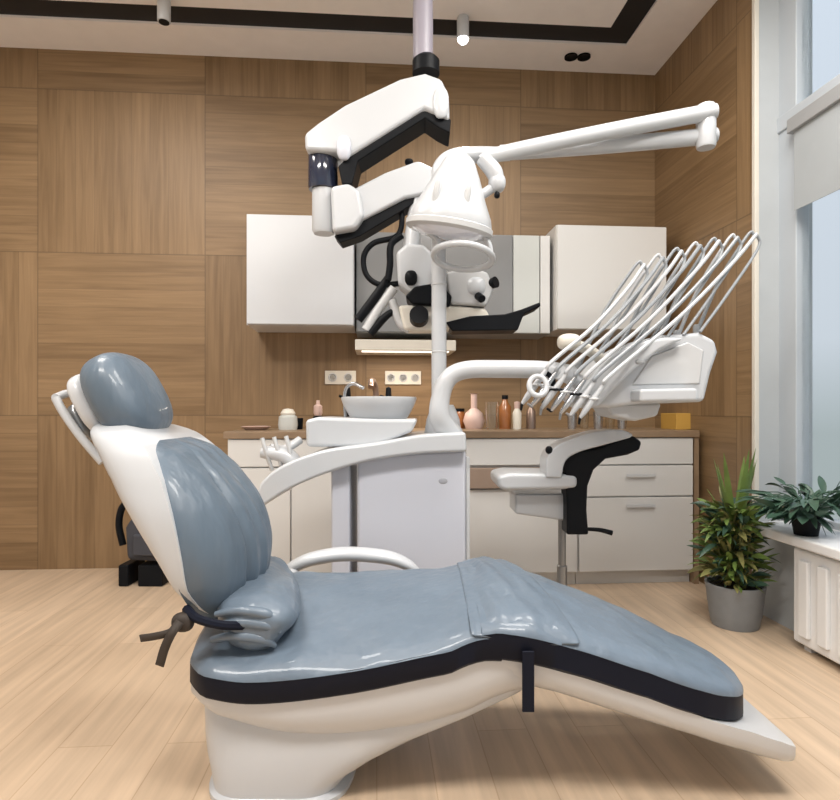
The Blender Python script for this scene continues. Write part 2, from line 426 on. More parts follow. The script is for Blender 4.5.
for i, ((x0, x1), lb) in enumerate(zip(units, ulab)):
    u = cab_thing('base_cabinet', lb, x0, x1, FY, group='base cabinets')
    cb = new(); rbox(cb, x0, x1, FY, -.005, .075, .86)
    kid('body', cb, M_cabw, u, smooth=False)
    kid('plinth', rbox(new(), x0, x1, FY+.03, -.02, 0, .075), M_cabw, u, smooth=False)
    if i == 0:
        drawer(u, x0, x1, .70, .86, None)
        drawer(u, x0, x1, .515, .70, (x0+x1)/2+.02, .64); drawer(u, x0, x1, .08, .515, (x0+x1)/2+.02, .465)
    elif i == 1:
        drawer(u, x0, x1, .70, .86, None)
        tb = new()
        rbox(tb, x0+.01, x1-.01, FY-.05, FY, .575, .69)
        kid('pull_out_tray', tb, M_woodl, u, bevel=.004)
        drawer(u, x0, x1, .08, .57, None, name='door')
    else:
        drawer(u, x0, x1, .70, .86, None)
        xm = (x0+x1)/2
        drawer(u, x0, xm, .08, .70, None, name='door'); drawer(u, xm, x1, .08, .70, None, name='door')
fl = tag(obj('end_panel', rbox(new(), -.058, -.030, FY-.02, -.005, 0, .86), M_counter, smooth=False, loc=R(-.045, -.3, 0), rotz=TH), 'narrow brown end panel closing the base cabinets at the right', 'panel')
tag(obj('worktop', rbox(new(), -2.76, -.03, FY-.03, -.002, .86, .90), M_counter, loc=R(-1.4, -.3, .86), rotz=TH, bevel=.004), 'long brown wood worktop over the white base cabinets', 'worktop')

# wall cabinets
def wcab(label, x0, x1, z0, z1, dep, m, doors):
    u = cab_thing('wall_cabinet', label, x0, x1, -dep, group=None); u.location.z = z0
    kid('body', rbox(new(), x0, x1, -dep, -.002, z0, z1), m, u, smooth=False)
    for a, b_, mm in doors: kid('door', rbox(new(), a+.003, b_-.003, -dep-.02, -dep, z0+.003, z1-.003), mm, u, bevel=.004)
    return u
def lx_at(px, dep):
    # room x where the plane y=-dep projects to px
    k = (px-CX)/F; o = R(0, -dep); d = R(1, -dep)-o
    return (k*o.y-o.x)/(d.x-k*d.y)
a = lx_at(246, .37); c = lx_at(354, .37)
wcab('square white wall cabinet at the left, hanging clear on the wood wall', a, c, 1.53, 2.19, .35, M_cab, [(a, c, M_cab)])
a2 = lx_at(557, .37); c2 = lx_at(667, .37)
wcab('square cream white wall cabinet at the right above the instrument tray', a2, c2, 1.52, 2.17, .35, M_cabw, [(a2, c2, M_cabw)])
m1 = lx_at(513, .30); m2 = lx_at(540, .30)
wcab('grey glass-fronted wall cabinet between the two white ones, behind the microscope', c+.01, a2-.02, 1.50, 2.12, .28, M_grey, [(c+.01, m1, M_glassd), (m1, m2, M_frost), (m2, a2-.02, M_cabw)])
s0 = lx_at(355, .34); s1 = lx_at(456, .34)
sh = thing('light_shelf', 'thin white shelf with light strip under the grey cabinet behind the post', 'shelf', R((s0+s1)/2, -.17, 1.37), TH)
kid('board', rbox(new(), s0, s1, -.34, -.002, 1.385, 1.45), M_cream, sh, bevel=.004)
kid('light_strip', rbox(new(), s0+.04, s1-.04, -.30, -.26, 1.379, 1.386), mat('strip_lit', (1, 1, 1), .5, emis=(1, .92, .8), es=2.0), sh)
lz = bpy.data.lights.new('strip_glow', 'AREA'); lz.energy = 4; lz.shape = 'RECTANGLE'; lz.size = .55; lz.size_y = .04; lz.color = (1, .88, .74)
lo = bpy.data.objects.new('strip_glow', lz); COL.objects.link(lo); lo.location = R((s0+s1)/2, -.28, 1.375); lo.rotation_euler = (0, 0, TH)
# wall sockets
def socket(px0, px1, label, n):
    a = lx_at(px0, .0); c = lx_at(px1, .0)
    t = thing('wall_socket', label, 'socket', R((a+c)/2, 0, 1.22), TH, 'wall sockets')
    kid('plate', rbox(new(), a, c, -.012, -.001, 1.19, 1.28), M_cream, t, bevel=.003)
    for i in range(n):
        xc = a+(c-a)*(i+.5)/n
        bb = new(); lathe(bb, [(.028, 0), (.028, .004), (.022, .005), (.020, -.0)], (0, 0, 0), Matrix.Rotation(PI/2, 4, 'X'))
        bb.transform(RM @ Matrix.Translation((xc, -.012, 1.235)))
        kid('outlet', bb, M_lgrey, t)
socket(325, 356, 'white double wall socket at the left of the tap', 2)
socket(385, 421, 'white triple wall socket plate just left of the lamp post', 3)

# ================================================================= things on the worktop
def on_top(px, ly):
    x = lx_at(px, -ly); return R(x, ly, .9), R(x, ly).y
def bottle(px, ly, name, label, cat, prof, m, lid=None, lm=None, group=None):
    p, Y = on_top(px, ly)
    t = thing(name, label, cat, p, TH, group)
    kid('body', lathe(new(), prof, p, seg=24), m, t)
    if lid: kid('cap', lathe(new(), lid, p, seg=24), lm, t)
    return t
bottle(318, -.28, 'soap_dispenser', 'small dark pump bottle with pale pink top on the worktop', 'bottle', [(0, 0), (.035, 0), (.036, .06), (.03, .08), (.012, .09)], M_black, [(.02, .085), (.028, .10), (.026, .145), (.012, .155), (.01, .18), (0, .18)], M_pink)
bottle(288, -.30, 'glass_jar', 'squat clear glass jar with pale lid left of the pink-topped bottle', 'jar', [(0, 0), (.055, 0), (.06, .03), (.055, .08), (.04, .09)], M_frost, [(.042, .09), (.045, .10), (.03, .125), (0, .13)], M_cream)
bottle(299, -.22, 'small_cup', 'small dark cup between the glass jar and the pump bottle', 'cup', [(0, 0), (.022, 0), (.026, .07), (.022, .07), (.02, .006), (0, .006)], M_black)
bottle(256, -.30, 'shallow_dish', 'low pink dish lying at the left end of the worktop', 'dish', [(0, 0), (.06, 0), (.09, .02), (.08, .022), (.05, .008), (0, .008)], M_pink)
bottle(474, -.25, 'round_flask', 'rounded pinkish glass vase beside the curved white arm', 'vase', [(0, 0), (.05, 0), (.07, .05), (.055, .10), (.02, .13), (.02, .22), (.028, .225), (.015, .22), (0, .2)], M_pink)
bottle(458, -.14, 'brown_jar', 'low reddish brown jar behind the pinkish vase', 'jar', [(0, 0), (.045, 0), (.05, .09), (.04, .11)], M_amber, [(.042, .11), (.042, .13), (0, .13)], M_black)
bottle(492, -.34, 'clear_tumbler', 'tall clear glass between the pinkish vase and the amber bottle', 'glass', [(0, 0), (.035, 0), (.042, .17), (.038, .17), (.031, .008), (0, .008)], M_glass)
bottle(505, -.22, 'amber_bottle', 'orange amber bottle standing on the worktop', 'bottle', [(0, 0), (.038, 0), (.04, .14), (.02, .17), (.016, .19)], M_amber, [(.02, .19), (.02, .215), (0, .215)], M_black)
bottle(517, -.30, 'cream_bottle', 'slim cream bottle with pink cap right of the amber bottle', 'bottle', [(0, 0), (.026, 0), (.028, .10), (.014, .13)], M_cream, [(.016, .13), (.018, .17), (0, .175)], M_pink)
bottle(531, -.24, 'dark_bottle', 'dark brown bottle behind the instrument ends', 'bottle', [(0, 0), (.03, 0), (.03, .11), (.012, .14), (.012, .17), (0, .17)], M_brush)
for i, (px, ly, h_) in enumerate(((572, -.3, .10), (584, -.2, .13), (598, -.3, .11), (610, -.2, .15), (622, -.28, .10))):
    lb = ['small clear glass nearest the instruments', 'clear glass second from the instruments', 'clear glass in the middle of the row of five', 'tallest clear glass of the row', 'clear glass nearest the yellow box'][i]
    bottle(px, ly, 'drinking_glass', lb+' on the worktop', 'glass', [(0, 0), (.026, 0), (.032, h_), (.029, h_), (.023, .006), (0, .006)], M_glass if i % 2 else M_steel, group='glasses on the worktop')
p, _ = on_top(682, -.35)
t = thing('storage_box', 'mustard yellow box with dark side on the worktop below the tray', 'box', p, TH)
x = lx_at(682, .35)
kid('carton', rbox(new(), x-.10, x+.075, -.47, -.27, .9, 1.0), M_yellow, t, bevel=.003)
kid('dark_end', rbox(new(), x+.075, x+.095, -.47, -.27, .9, 1.0), M_black, t, bevel=.002)
# tap behind bowl, on worktop
p, Y = on_top(376, -.16)
t = thing('basin_tap', 'brushed brown arched tap with two black levers behind the bowl', 'tap', p, TH)
bb = new(); tube(bb, [p, p+Vector((0, 0, .22)), p+Vector((-.01, -.04, .29)), p+Vector((-.02, -.11, .30)), p+Vector((-.02, -.15, .26))], .019)
kid('spout', bb, M_brush, t)
kid('base_ring', lathe(new(), [(.035, 0), (.035, .012), (.02, .02)], p), M_brush, t)
for dx in (-.18, .08):
    q = p+Vector((dx, 0, 0)); bb = new()
    lathe(bb, [(.022, 0), (.022, .14), (.016, .16), (.02, .2), (.016, .26), (0, .27)], q)
    tube(bb, [q+Vector((0, 0, .19)), q+Vector((-.05, -.03, .21))], .009)
    kid('lever', bb, M_black, t)

# ================================================================= DARK BAG on the floor
Yb = 3.58
t = thing('trolley_bag', 'charcoal bag with black handle standing on the floor by the wood wall', 'bag', at(147, HZ+CAMZ*F/Yb, Yb))
kid('bag_body', ppx(new(), [(124, 528), (130, 518), (150, 512), (168, 520), (172, 548), (168, 563), (126, 561)], Yb, Yb-.12, Yb+.12), M_bag, t, bevel=.03)
b = new(); tube(b, [at(123, 545, Yb), at(119, 525, Yb), at(122, 508, Yb), at(130, 503, Yb), at(138, 516, Yb)], .02); kid('handle', b, M_black, t)
kid('pocket', ppx(new(), [(132, 535), (162, 535), (162, 557), (132, 556)], Yb-.13, Yb-.15, Yb-.11), M_bag, t, bevel=.01)
for (u0, u1) in ((128, 138), (147, 171)):
    fp = at(0, 0, Yb)
    zt = at(0, 560, Yb).z
    kid('foot', wbox(new(), (u0-CX)/F*Yb, (u1-CX)/F*Yb, Yb-.12, Yb+.10, 0, zt), M_black, t, bevel=.01)

# ================================================================= PLANTS
def leaf(bm, base, d, L, wd, droop=.5, seg=6, roll=0):
    d = d.normalized(); side = d.cross(Vector((0, 0, 1)))
    if side.length < .01: side = Vector((1, 0, 0))
    side.normalize()
    side = Matrix.Rotation(roll, 3, d) @ side
    prev = None; p = base.copy(); dd = d.copy()
    for i in range(seg+1):
        t = i/seg; w = wd*math.sin(PI*min(1, t*.9+.08))**.8*(1-t*.25)
        if i == seg: w = .0008
        nrm = side.cross(dd).normalized()
        row = [bm.verts.new(p-side*w), bm.verts.new(p-nrm*w*.25), bm.verts.new(p+side*w)]
        if prev:
            for k in range(2): bm.faces.new((prev[k], prev[k+1], row[k+1], row[k]))
        prev = row
        p = p+dd*(L/seg); dd = (dd+Vector((0, 0, -droop/seg))).normalized()
Yp = 2.85
pb = Vector(((735-CX)/F*Yp, Yp, 0))
t = thing('potted_plant', 'bushy green plant in a ribbed grey pot on the floor in the corner', 'plant', pb)
zr = .20
kid('pot', lathe(new(), [(0, 0), (.10, 0), (.105, .01), (.112, .05), (.114, .055), (.118, .10), (.12, .105), (.125, .16), (.127, .165), (.132, zr), (.122, zr), (.118, .17), (0, .17)], pb), M_pot, t)
kid('soil', lathe(new(), [(0, .18), (.119, .18), (.117, .172)], pb), M_soil, t)
for nm, m, cnt, seed in (('foliage', M_leaf1, 260, 1), ('foliage', M_leaf3, 190, 2), ('foliage', M_leaf2, 170, 5)):
    random.seed(seed); b = new()
    for i in range(cnt):
        a = random.uniform(0, 2*PI); r = random.uniform(.0, .10); z = random.uniform(.20, .56)
        base = pb+Vector((r*math.cos(a)-.01, r*math.sin(a), z))
        d = Vector((math.cos(a)*random.uniform(.3, 1), math.sin(a)*random.uniform(.3, 1)-.1, random.uniform(-.1, 1.0)))
        leaf(b, base, d, random.uniform(.06, .13), random.uniform(.010, .018), random.uniform(.4, 1.2), roll=random.uniform(-1, 1))
    if seed == 1:
        for i in range(16):
            a = random.uniform(0, 2*PI)
            leaf(b, pb+Vector((.01*math.cos(a), .01*math.sin(a), .42)), Vector((math.cos(a)*.22, math.sin(a)*.22, 1)), random.uniform(.25, .45), .02, .15)
    kid(nm, b, m, t, ang=80)
b = new()
for i in range(14):
    a = random.uniform(0, 2*PI); tube(b, [pb+Vector((.04*math.cos(a), .04*math.sin(a), .17)), pb+Vector((.07*math.cos(a), .07*math.sin(a), .35)), pb+Vector((.09*math.cos(a), .09*math.sin(a), .5))], .004, 6, 3)
kid('stems', b, M_leaf3, t)
# sill plant
Ys = 2.55
sb = Vector(((806-CX)/F*Ys, Ys, .49))
t = thing('sill_plant', 'dark broad-leaved plant in a small dark pot on the window sill', 'plant', sb)
kid('pot', lathe(new(), [(0, 0), (.045, 0), (.06, .09), (.052, .09), (.05, .07), (0, .07)], sb), M_black, t)
random.seed(11); b = new(); st = new()
for i in range(130):
    a = random.uniform(0, 2*PI); up = random.uniform(.2, 1.0)
    out = Vector((math.cos(a)*.8-.12, math.sin(a)*.6, up*.7-.05))
    e_ = sb+Vector((0, 0, .08))+out*random.uniform(.04, .20)
    if e_.x > 1.77: e_.x = 1.77-random.random()*.1
    tube(st, [sb+Vector((0, 0, .07)), (sb+e_)/2+Vector((0, 0, .08)), e_], .0025, 5, 3)
    dl = Vector((out.x if out.x < 0 else out.x*.2, out.y, random.uniform(-.3, .5)))
    leaf(b, e_, dl, random.uniform(.07, .13), random.uniform(.014, .026), random.uniform(.3, 1.0), roll=random.uniform(-.8, .8))
kid('leaves', b, M_leaf2, t, ang=80); kid('stems', st, M_leaf2, t)

# ================================================================= DENTAL CHAIR
ch = thing('dental_chair', 'reclined dental chair with blue-grey cushions on a white shell, foreground', 'dental chair', (-.2, 1.8, 0))
# seat cushion: stations along x: x, near y, near z(top edge), far y, far z, crown
seat_tab = [(-.625, 1.68, .375, 1.93, .42, .01), (-.605, 1.58, .368, 2.00, .43, .02), (-.55, 1.515, .362, 2.06, .44, .03), (-.42, 1.50, .352, 2.08, .455, .04), (-.175, 1.50, .378, 2.08, .458, .035), (.075, 1.50, .428, 2.08, .475, .03), (.15, 1.50, .458, 2.08, .488, .025), (.205, 1.50, .46, 2.08, .492, .015)]
leg_tab = [(.155, 1.50, .47, 2.08, .495, .02), (.21, 1.495, .475, 2.07, .50, .03), (.375, 1.50, .438, 2.04, .462, .04), (.575, 1.51, .372, 2.01, .395, .035), (.72, 1.52, .32, 1.97, .335, .03), (.82, 1.56, .288, 1.93, .30, .025), (.875, 1.62, .272, 1.87, .28, .015), (.895, 1.70, .268, 1.80, .27, .004)]
def cushion_rings(tab, n, th, nseg=16):
    rings = []
    x0, x1 = tab[0][0], tab[-1][0]
    for i in range(n+1):
        x = x0+(x1-x0)*i/n
        yn, zn, yf, zf, cr_ = interp(tab, x)
        top = []
        for k in range(nseg+1):
            s = k/nseg; y = yn+(yf-yn)*s; z = zn+(zf-zn)*s+cr_*math.sin(PI*s)**.6
            z += .005*noise.noise(Vector((x*16, y*10, 3)))+.009*noise.noise(Vector((x*6, y*5, 7)))
            top.append(Vector((x, y, z)))
        mid = [Vector((x, yf+.004, zf-.012)), Vector((x, yn-.004, zn-.012))]
        rings.append((top, mid, yn, zn, yf, zf))
    return rings
def build_cushion(tab, nm, n, th):
    rg = cushion_rings(tab, n, th)
    b = new(); loft(b, [t_+m_ for t_, m_, *_ in rg])
    c = part(nm, b, M_leather, ch, ang=60)
    # band: the dark side of the pad, a little inset
    b = new(); R2 = []
    for (t_, m_, yn, zn, yf, zf) in rg:
        x = t_[0].x
        R2.append([Vector((x, yn-.002, zn-.008)), Vector((x, yf+.002, zf-.008)), Vector((x, yf-.004, zf-th)), Vector((x, yn+.008, zn-th-.004)), Vector((x, yn-.003, zn-th+.006))])
    loft(b, R2)
    part(nm+'_band', b, M_piping, ch, ang=50)
    return c
build_cushion(seat_tab, 'seat_cushion', 40, .068)
build_cushion(leg_tab, 'leg_cushion', 44, .078)
# gathered fabric over the knee joint
b = new()
kn = []
for i in range(13):
    x = .125+.19*i/12
    bul = math.sin(PI*i/12)
    row = []
    for k in range(19):
        s = k/18; y = 1.492+(2.085-1.492)*s; x = .125+.19*i/12+.09*(1-s)*(i/12)
        yn_, zn, yf_, zf, cr_ = interp(seat_tab, x) if x < .18 else interp(leg_tab, x)
        z = zn+(zf-zn)*s+cr_*math.sin(PI*s)**.6+.006+.006*bul+.007*math.sin(i*1.9+s*9)*bul+.010*noise.noise(Vector((x*40, y*9, 2)))*bul
        if k == 0: z -= .035*bul
        row.append(Vector((x, y, z)))
    kn.append(row)
loft(b, kn, closed=False, caps=False)
part('knee_gather', b, M_leather, ch, solid=.006, sub=1)
# strap hanging at the knee
b = new(); wbox(b, .252, .282, 1.478, 1.484, .275, .425); part('knee_strap', b, M_piping, ch, bevel=.002)
# seat shell
def ushell(tab, n):
    rg = []
    for i in range(n+1):
        x = tab[0][0]+(tab[-1][0]-tab[0][0])*i/n
        yn, yf, zt, zb = interp(tab, x)
        hh = zt-zb; cy = (yn+yf)/2; hw = (yf-yn)/2
        r = []
        for k in range(21):
            a = PI*k/20
            cx_ = -math.cos(a); sx_ = math.sin(a)
            r.append(Vector((x, cy+hw*math.copysign(abs(cx_)**.55, cx_), zt-hh*abs(sx_)**.6)))
        rg.append(r)
    return rg
st_ = [(-.625, 1.66, 1.96, .31, .285), (-.60, 1.57, 2.03, .305, .25), (-.53, 1.525, 2.075, .30, .205), (-.36, 1.51, 2.085, .29, .16), (-.2, 1.51, 2.085, .318, .145), (-.02, 1.51, 2.085, .35, .165), (.12, 1.51, 2.085, .385, .205), (.22, 1.51, 2.08, .41, .255), (.30, 1.52, 2.07, .40, .27)]
b = new(); loft(b, ushell(st_, 36)); part('seat_shell', b, M_shell, ch, ang=60)
lt_ = [(.20, 1.51, 2.08, .415, .29), (.30, 1.505, 2.06, .40, .28), (.5, 1.512, 2.03, .325, .222), (.7, 1.52, 2.01, .248, .162), (.85, 1.525, 1.99, .20, .115), (.93, 1.535, 1.97, .17, .09), (.975, 1.55, 1.95, .15, .082), (.99, 1.60, 1.90, .14, .088)]
b = new(); loft(b, ushell(lt_, 36)); part('leg_shell', b, M_shell, ch, ang=60)
# pedestal
b = new(); rg = []
for (z, x0, x1, y0, y1) in ((0, -.58, -.18, 1.53, 2.08), (.012, -.58, -.18, 1.53, 2.08), (.02, -.57, -.20, 1.54, 2.07), (.05, -.575, -.175, 1.54, 2.06), (.10, -.59, -.085, 1.54, 2.06), (.15, -.60, .03, 1.545, 2.05), (.20, -.605, .17, 1.55, 2.04), (.25, -.605, .30, 1.57, 2.02), (.28, -.60, .36, 1.60, 2.0)):
    r = []
    for k in range(40):
        a = 2*PI*k/40; p = .5
        r.append(Vector(((x0+x1)/2+(x1-x0)/2*math.copysign(abs(math.cos(a))**p, math.cos(a)), (y0+y1)/2+(y1-y0)/2*math.copysign(abs(math.sin(a))**p, math.sin(a)), z)))
    rg.append(r)
loft(b, rg); part('pedestal', b, M_white, ch, ang=50)
# backrest: stations by z: back x, front x, crown x, half width
BY = 1.80
bt = [(.45, -.575, -.555, -.52, .17), (.50, -.605, -.575, -.48, .235), (.56, -.64, -.59, -.46, .275), (.65, -.69, -.60, -.463, .29), (.75, -.745, -.62, -.505, .285), (.84, -.795, -.655, -.575, .255), (.90, -.83, -.695, -.635, .205), (.92, -.86, -.715, -.675, .165), (.935, -.875, -.735, -.72, .11)]
sht = [(.45, -.575, -.555, .17), (.50, -.61, -.57, .235), (.56, -.655, -.59, .28), (.65, -.715, -.60, .297), (.75, -.785, -.622, .297), (.84, -.845, -.658, .275), (.90, -.885, -.70, .25), (.945, -.92, -.745, .215), (.97, -.935, -.79, .17), (.985, -.93, -.84, .10)]
b = new(); sh_ = new(); r1 = []; r2 = []
NZ = 44
for i in range(NZ+1):
    z = .45+(.935-.45)*i/NZ
    zs = .45+(.985-.45)*i/NZ
    xb, xf, hw = interp(sht, zs)
    # shell ring : curved back
    r = []
    for k in range(25):
        a = PI*k/24; c_ = -math.cos(a); s_ = math.sin(a)
        r.append(Vector((xf-(xf-xb)*abs(s_)**.55, BY+hw*math.copysign(abs(c_)**.6, c_), zs)))
    r2.append(r)
    xb, xf, xc, hw = interp(bt, z)
    r = []
    for k in range(61):
        s = k/60; y = BY-hw*1.0+2*hw*1.0*s
        x = xf+(xc-xf)*math.sin(PI*s)**.55
        x += .008*noise.noise(Vector((y*22, z*4, 1)))+.004*math.sin(y*90+z*6)*math.sin(PI*s)
        # centre seam
        x -= .014*math.exp(-((s-.30)/.022)**2)+.009*math.exp(-((s-.62)/.02)**2)
        r.append(Vector((x, y, z+.0*s)))
    r += [Vector((xf-.02, BY+hw+.004, z)), Vector((xf-.02, BY-hw-.004, z))]
    r1.append(r)
loft(sh_, r2); part('backrest_shell', sh_, M_white, ch, ang=60)
loft(b, r1); part('backrest_cushion', b, M_leatherb, ch, ang=60)
# headrest
HA = math.radians(28)
HM = Matrix.Rotation(-HA, 4, 'Y')
b = new(); superell(b, (-.872, 1.80, 1.06), (.075, .16, .135), HM, .72)
hr = part('headrest_cushion', b, M_leatherb, ch, ang=180)
b = new(); superell(b, (-.955, 1.80, 1.035), (.032, .12, .10), HM, .65); part('headrest_shell', b, M_shell, ch, ang=180)
b = new()
for y in (1.72, 1.88):
    tube(b, [(-1.045, y, 1.055), (-1.02, y, 1.01), (-.97, y, .94), (-.91, y, .87)], .012, 10)
tube(b, [(-1.045, 1.72, 1.055), (-1.05, 1.80, 1.07), (-1.045, 1.88, 1.055)], .012, 10)
tube(b, [(-1.04, 1.80, 1.06), (-.98, 1.80, 1.08)], .018, 10)
part('headrest_bracket', b, M_white, ch)
b = new(); superell(b, (-1.0, 1.80, .985), (.02, .06, .06), HM, .6); part('headrest_joint', b, M_steeld, ch, ang=180)
# rolled lumbar cover: folded sheet of upholstery at the foot of the backrest
b = new(); rg = []
for i in range(49):
    s = i/48; y = 1.54+.50*s
    r = []
    sc = (.82+.18*math.sin(PI*min(1, s*1.1+.05)))*(.55+.45*min(1, s*9)**.5)
    for k in range(28):
        a = 2*PI*k/28
        rr = (.082+.007*math.sin(a*3+s*3)+.003*math.sin(a*5+s*9))*sc
        r.append(Vector((-.430+1.35*rr*math.cos(a)-.085*s, y, .458-.005*s+1.0*rr*math.sin(a))))
    rg.append(r)
loft(b, rg); part('lumbar_roll', b, M_leather, ch, ang=70)
b = new()
for i, (dx, dz, w_) in enumerate(((0, .035, .05), (.0, .005, .06), (-.01, -.03, .055))):
    tube(b, [(-.53+dx, 1.556, .455+dz), (-.47+dx, 1.546, .468+dz), (-.43+dx+w_*.6, 1.550, .458+dz), (-.40+dx+w_*.6, 1.565, .435+dz)], [.008, .012, .014, .006], 10, 6)
part('fold', b, M_leather, ch)
# knot and two strap tails at the backrest foot
b = new(); superell(b, at(183, 622, 1.52), (.028, .02, .024), None, .8, 20, 10); part('strap_knot', b, M_strap, ch, ang=180)
def ribbon(bm, P, w):
    pts = smoothpts(P, 6); prev = None
    for i, p in enumerate(pts):
        tt = (pts[min(i+1, len(pts)-1)]-pts[max(i-1, 0)]).normalized(); s = tt.cross(Vector((0, 1, 0))).normalized()*w
        row = [bm.verts.new(p-s), bm.verts.new(p+s)]
        if prev: bm.faces.new((prev[0], prev[1], row[1], row[0]))
        prev = row
b = new(); ribbon(b, [at(183, 622, 1.51), at(170, 632, 1.49), at(155, 636, 1.49), at(141, 638, 1.50)], .009); part('strap_tail', b, M_strap, ch, solid=.004)
b = new(); ribbon(b, [at(180, 622, 1.50), at(172, 633, 1.48), at(165, 648, 1.48), at(160, 665, 1.49)], .011); part('strap_tail', b, M_strap, ch, solid=.004)
b = new(); tube(b, [(-.60, 1.54, .51), (-.56, 1.51, .495), (-.50, 1.52, .475), (-.44, 1.56, .46)], .012, 8); part('backrest_strap', b, M_piping, ch)
# far armrest
b = new(); tube(b, [at(286, 572, 2.2), at(293, 567, 2.2), at(312, 559, 2.2), at(345, 554, 2.2), at(385, 557, 2.2), at(406, 564, 2.2), at(418, 572, 2.2)], [.018, .022, .025, .026, .025, .021, .013], 16, 8, flat=1.5); part('armrest', b, M_white, ch)
b = new(); tube(b, [(-.46, 2.19, .44), (-.47, 2.13, .38), (-.47, 2.05, .30)], .022, 12); part('armrest_bracket', b, M_white, ch)

# ================================================================= CUSPIDOR / UNIT
YU = 2.42
un = thing('cuspidor_unit', 'white dental unit cabinet with sweeping arm and spittoon bowl behind the chair', 'dental unit', at(410, HZ+CAMZ*F/YU, YU))
def fl(Y): return HZ+CAMZ*F/Y
b = new(); ppx(b, [(357, 456), (466, 450), (466, fl(YU)), (357, fl(YU))], YU, YU, YU+.42); part('cabinet', b, M_lilac, un, bevel=.015)
b = new(); ppx(b, [(331, 462), (350, 462), (350, fl(YU+.01)), (331, fl(YU+.01))], YU, YU+.01, YU+.30); part('service_column', b, M_lilac, un, bevel=.01)
b = new(); ppx(b, [(466, 456), (470, 458), (470, fl(YU+.02)), (466, fl(YU+.02))], YU, YU+.02, YU+.40); part('side_panel', b, M_lgrey, un, bevel=.003)
top = smoothpts([Vector((x, y, 0)) for x, y in [(256, 497), (262, 481), (285, 464), (325, 450), (375, 443), (420, 435), (466, 432)]], 5)
bot = smoothpts([Vector((x, y, 0)) for x, y in [(467, 452), (420, 454), (370, 461), (325, 474), (290, 489), (262, 507)]], 5)
b = new(); ppx(b, [(p.x, p.y) for p in top+bot], YU-.02, YU-.06, YU+.40); part('top_arm', b, M_white, un, bevel=.018, seg=4)
b = new(); superell(b, at(443, 481, YU)+Vector((0, -.0, 0)), (.018, .003, .012), None, .9, 24, 10); part('badge', b, M_mark, un, ang=180)
# tray under bowl
b = new(); ppx(b, [(305, 420), (318, 417), (380, 419), (418, 419), (412, 432), (392, 440), (372, 447), (306, 447)], YU+.05, YU+.0, YU+.34, 0); part('bowl_tray', b, M_white, un, bevel=.016, seg=4)
pc = at(379, 425, YU+.16)
b = new(); lathe(b, [(0, -.015), (.06, -.012), (.09, .0), (.125, .035), (.152, .085), (.162, .112), (.160, .120), (.152, .116), (.14, .085), (.11, .035), (.06, .008), (0, .002)], pc, seg=48); part('spittoon_bowl', b, M_white, un, ang=70)
b = new(); tube(b, [pc+Vector((-.15, .06, .0)), pc+Vector((-.155, .06, .14)), pc+Vector((-.12, .05, .18)), pc+Vector((-.07, .03, .16))], .008, 10); part('cup_filler', b, M_steel, un)
# assistant holder on the left
b = new(); tube(b, [at(300, 468, 2.5), at(285, 455, 2.5), at(262, 452, 2.5)], [.03, .035, .025], 14, 8, flat=1.3)
tube(b, [at(300, 440, 2.6), at(285, 449, 2.55), at(270, 448, 2.52)], .018, 12); part('assistant_holder', b, M_white, un)
b = new()
for i in range(3): tube(b, [at(262+i*12, 438-i, 2.47), at(266+i*12, 452, 2.47), at(272+i*10, 470, 2.5)], .009, 10)
part('suction_tube', b, M_lgrey, un)
# pole socket, pole
PY = YU+.14
b = new(); c = at(443, 440, PY)
lathe(b, [(.085, -.01), (.085, .01), (.078, .04), (.070, .09), (.055, .13), (.045, .15), (0, .15)], c); part('pole_socket', b, M_white, un, ang=60)
b = new(); cx = at(439, 400, PY)
tube(b, [(cx.x, PY, c.z+.10), (cx.x, PY, at(0, 290, PY).z), (cx.x, PY, at(0, 178, PY).z)], .032, 24, 0); part('pole', b, M_white, un)
for yy in (285, 352, 405):
    q = at(439, yy, PY); b = new(); lathe(b, [(.0325, -.004), (.0345, -.002), (.0345, .002), (.0325, .004)], q); part('pole_joint', b, M_lgrey, un)
# lamp: swing arms
b = new(); tube(b, [(cx.x, PY, at(0, 182, PY).z), at(441, 168, PY), at(452, 158, PY), at(475, 155, PY), at(510, 154, PY)], [.036, .036, .036, .034, .028], 18); part('lamp_elbow', b, M_white, un)
b = new(); tube(b, [at(500, 153, PY), at(600, 146, PY), at(700, 137, PY), at(716, 135, PY)], [.032, .033, .034, .030], 20, 6); part('lower_lamp_arm', b, M_white, un)
b = new(); tube(b, [at(480, 160, PY-.12), at(500, 154, PY-.12), at(600, 133, PY-.08), at(700, 114, PY-.04), at(716, 111, PY-.04)], [.018, .030, .032, .034, .030], 20, 6); part('upper_lamp_arm', b, M_white, un)
b = new(); q = at(706, 148, PY-.02)
lathe(b, [(0, -.0), (.036, 0), (.040, .01), (.040, .165), (.036, .18), (0, .18)], q); part('arm_hinge', b, M_white, un, ang=50)
YL = PY-.14
b = new(); tube(b, [at(482, 158, YL), at(494, 172, YL), at(497, 185, YL)], [.03, .034, .028], 16)
superell(b, at(497, 183, YL), (.035, .035, .04), None, .9, 24, 12); tube(b, [at(495, 186, YL), at(480, 196, YL), at(470, 200, YL)], .02, 12); part('lamp_knuckle', b, M_white, un, ang=70)
b = new(); superell(b, at(497, 195, YL-.02), (.012, .012, .014), None, .9, 16, 8); part('knob', b, M_black, un, ang=180)
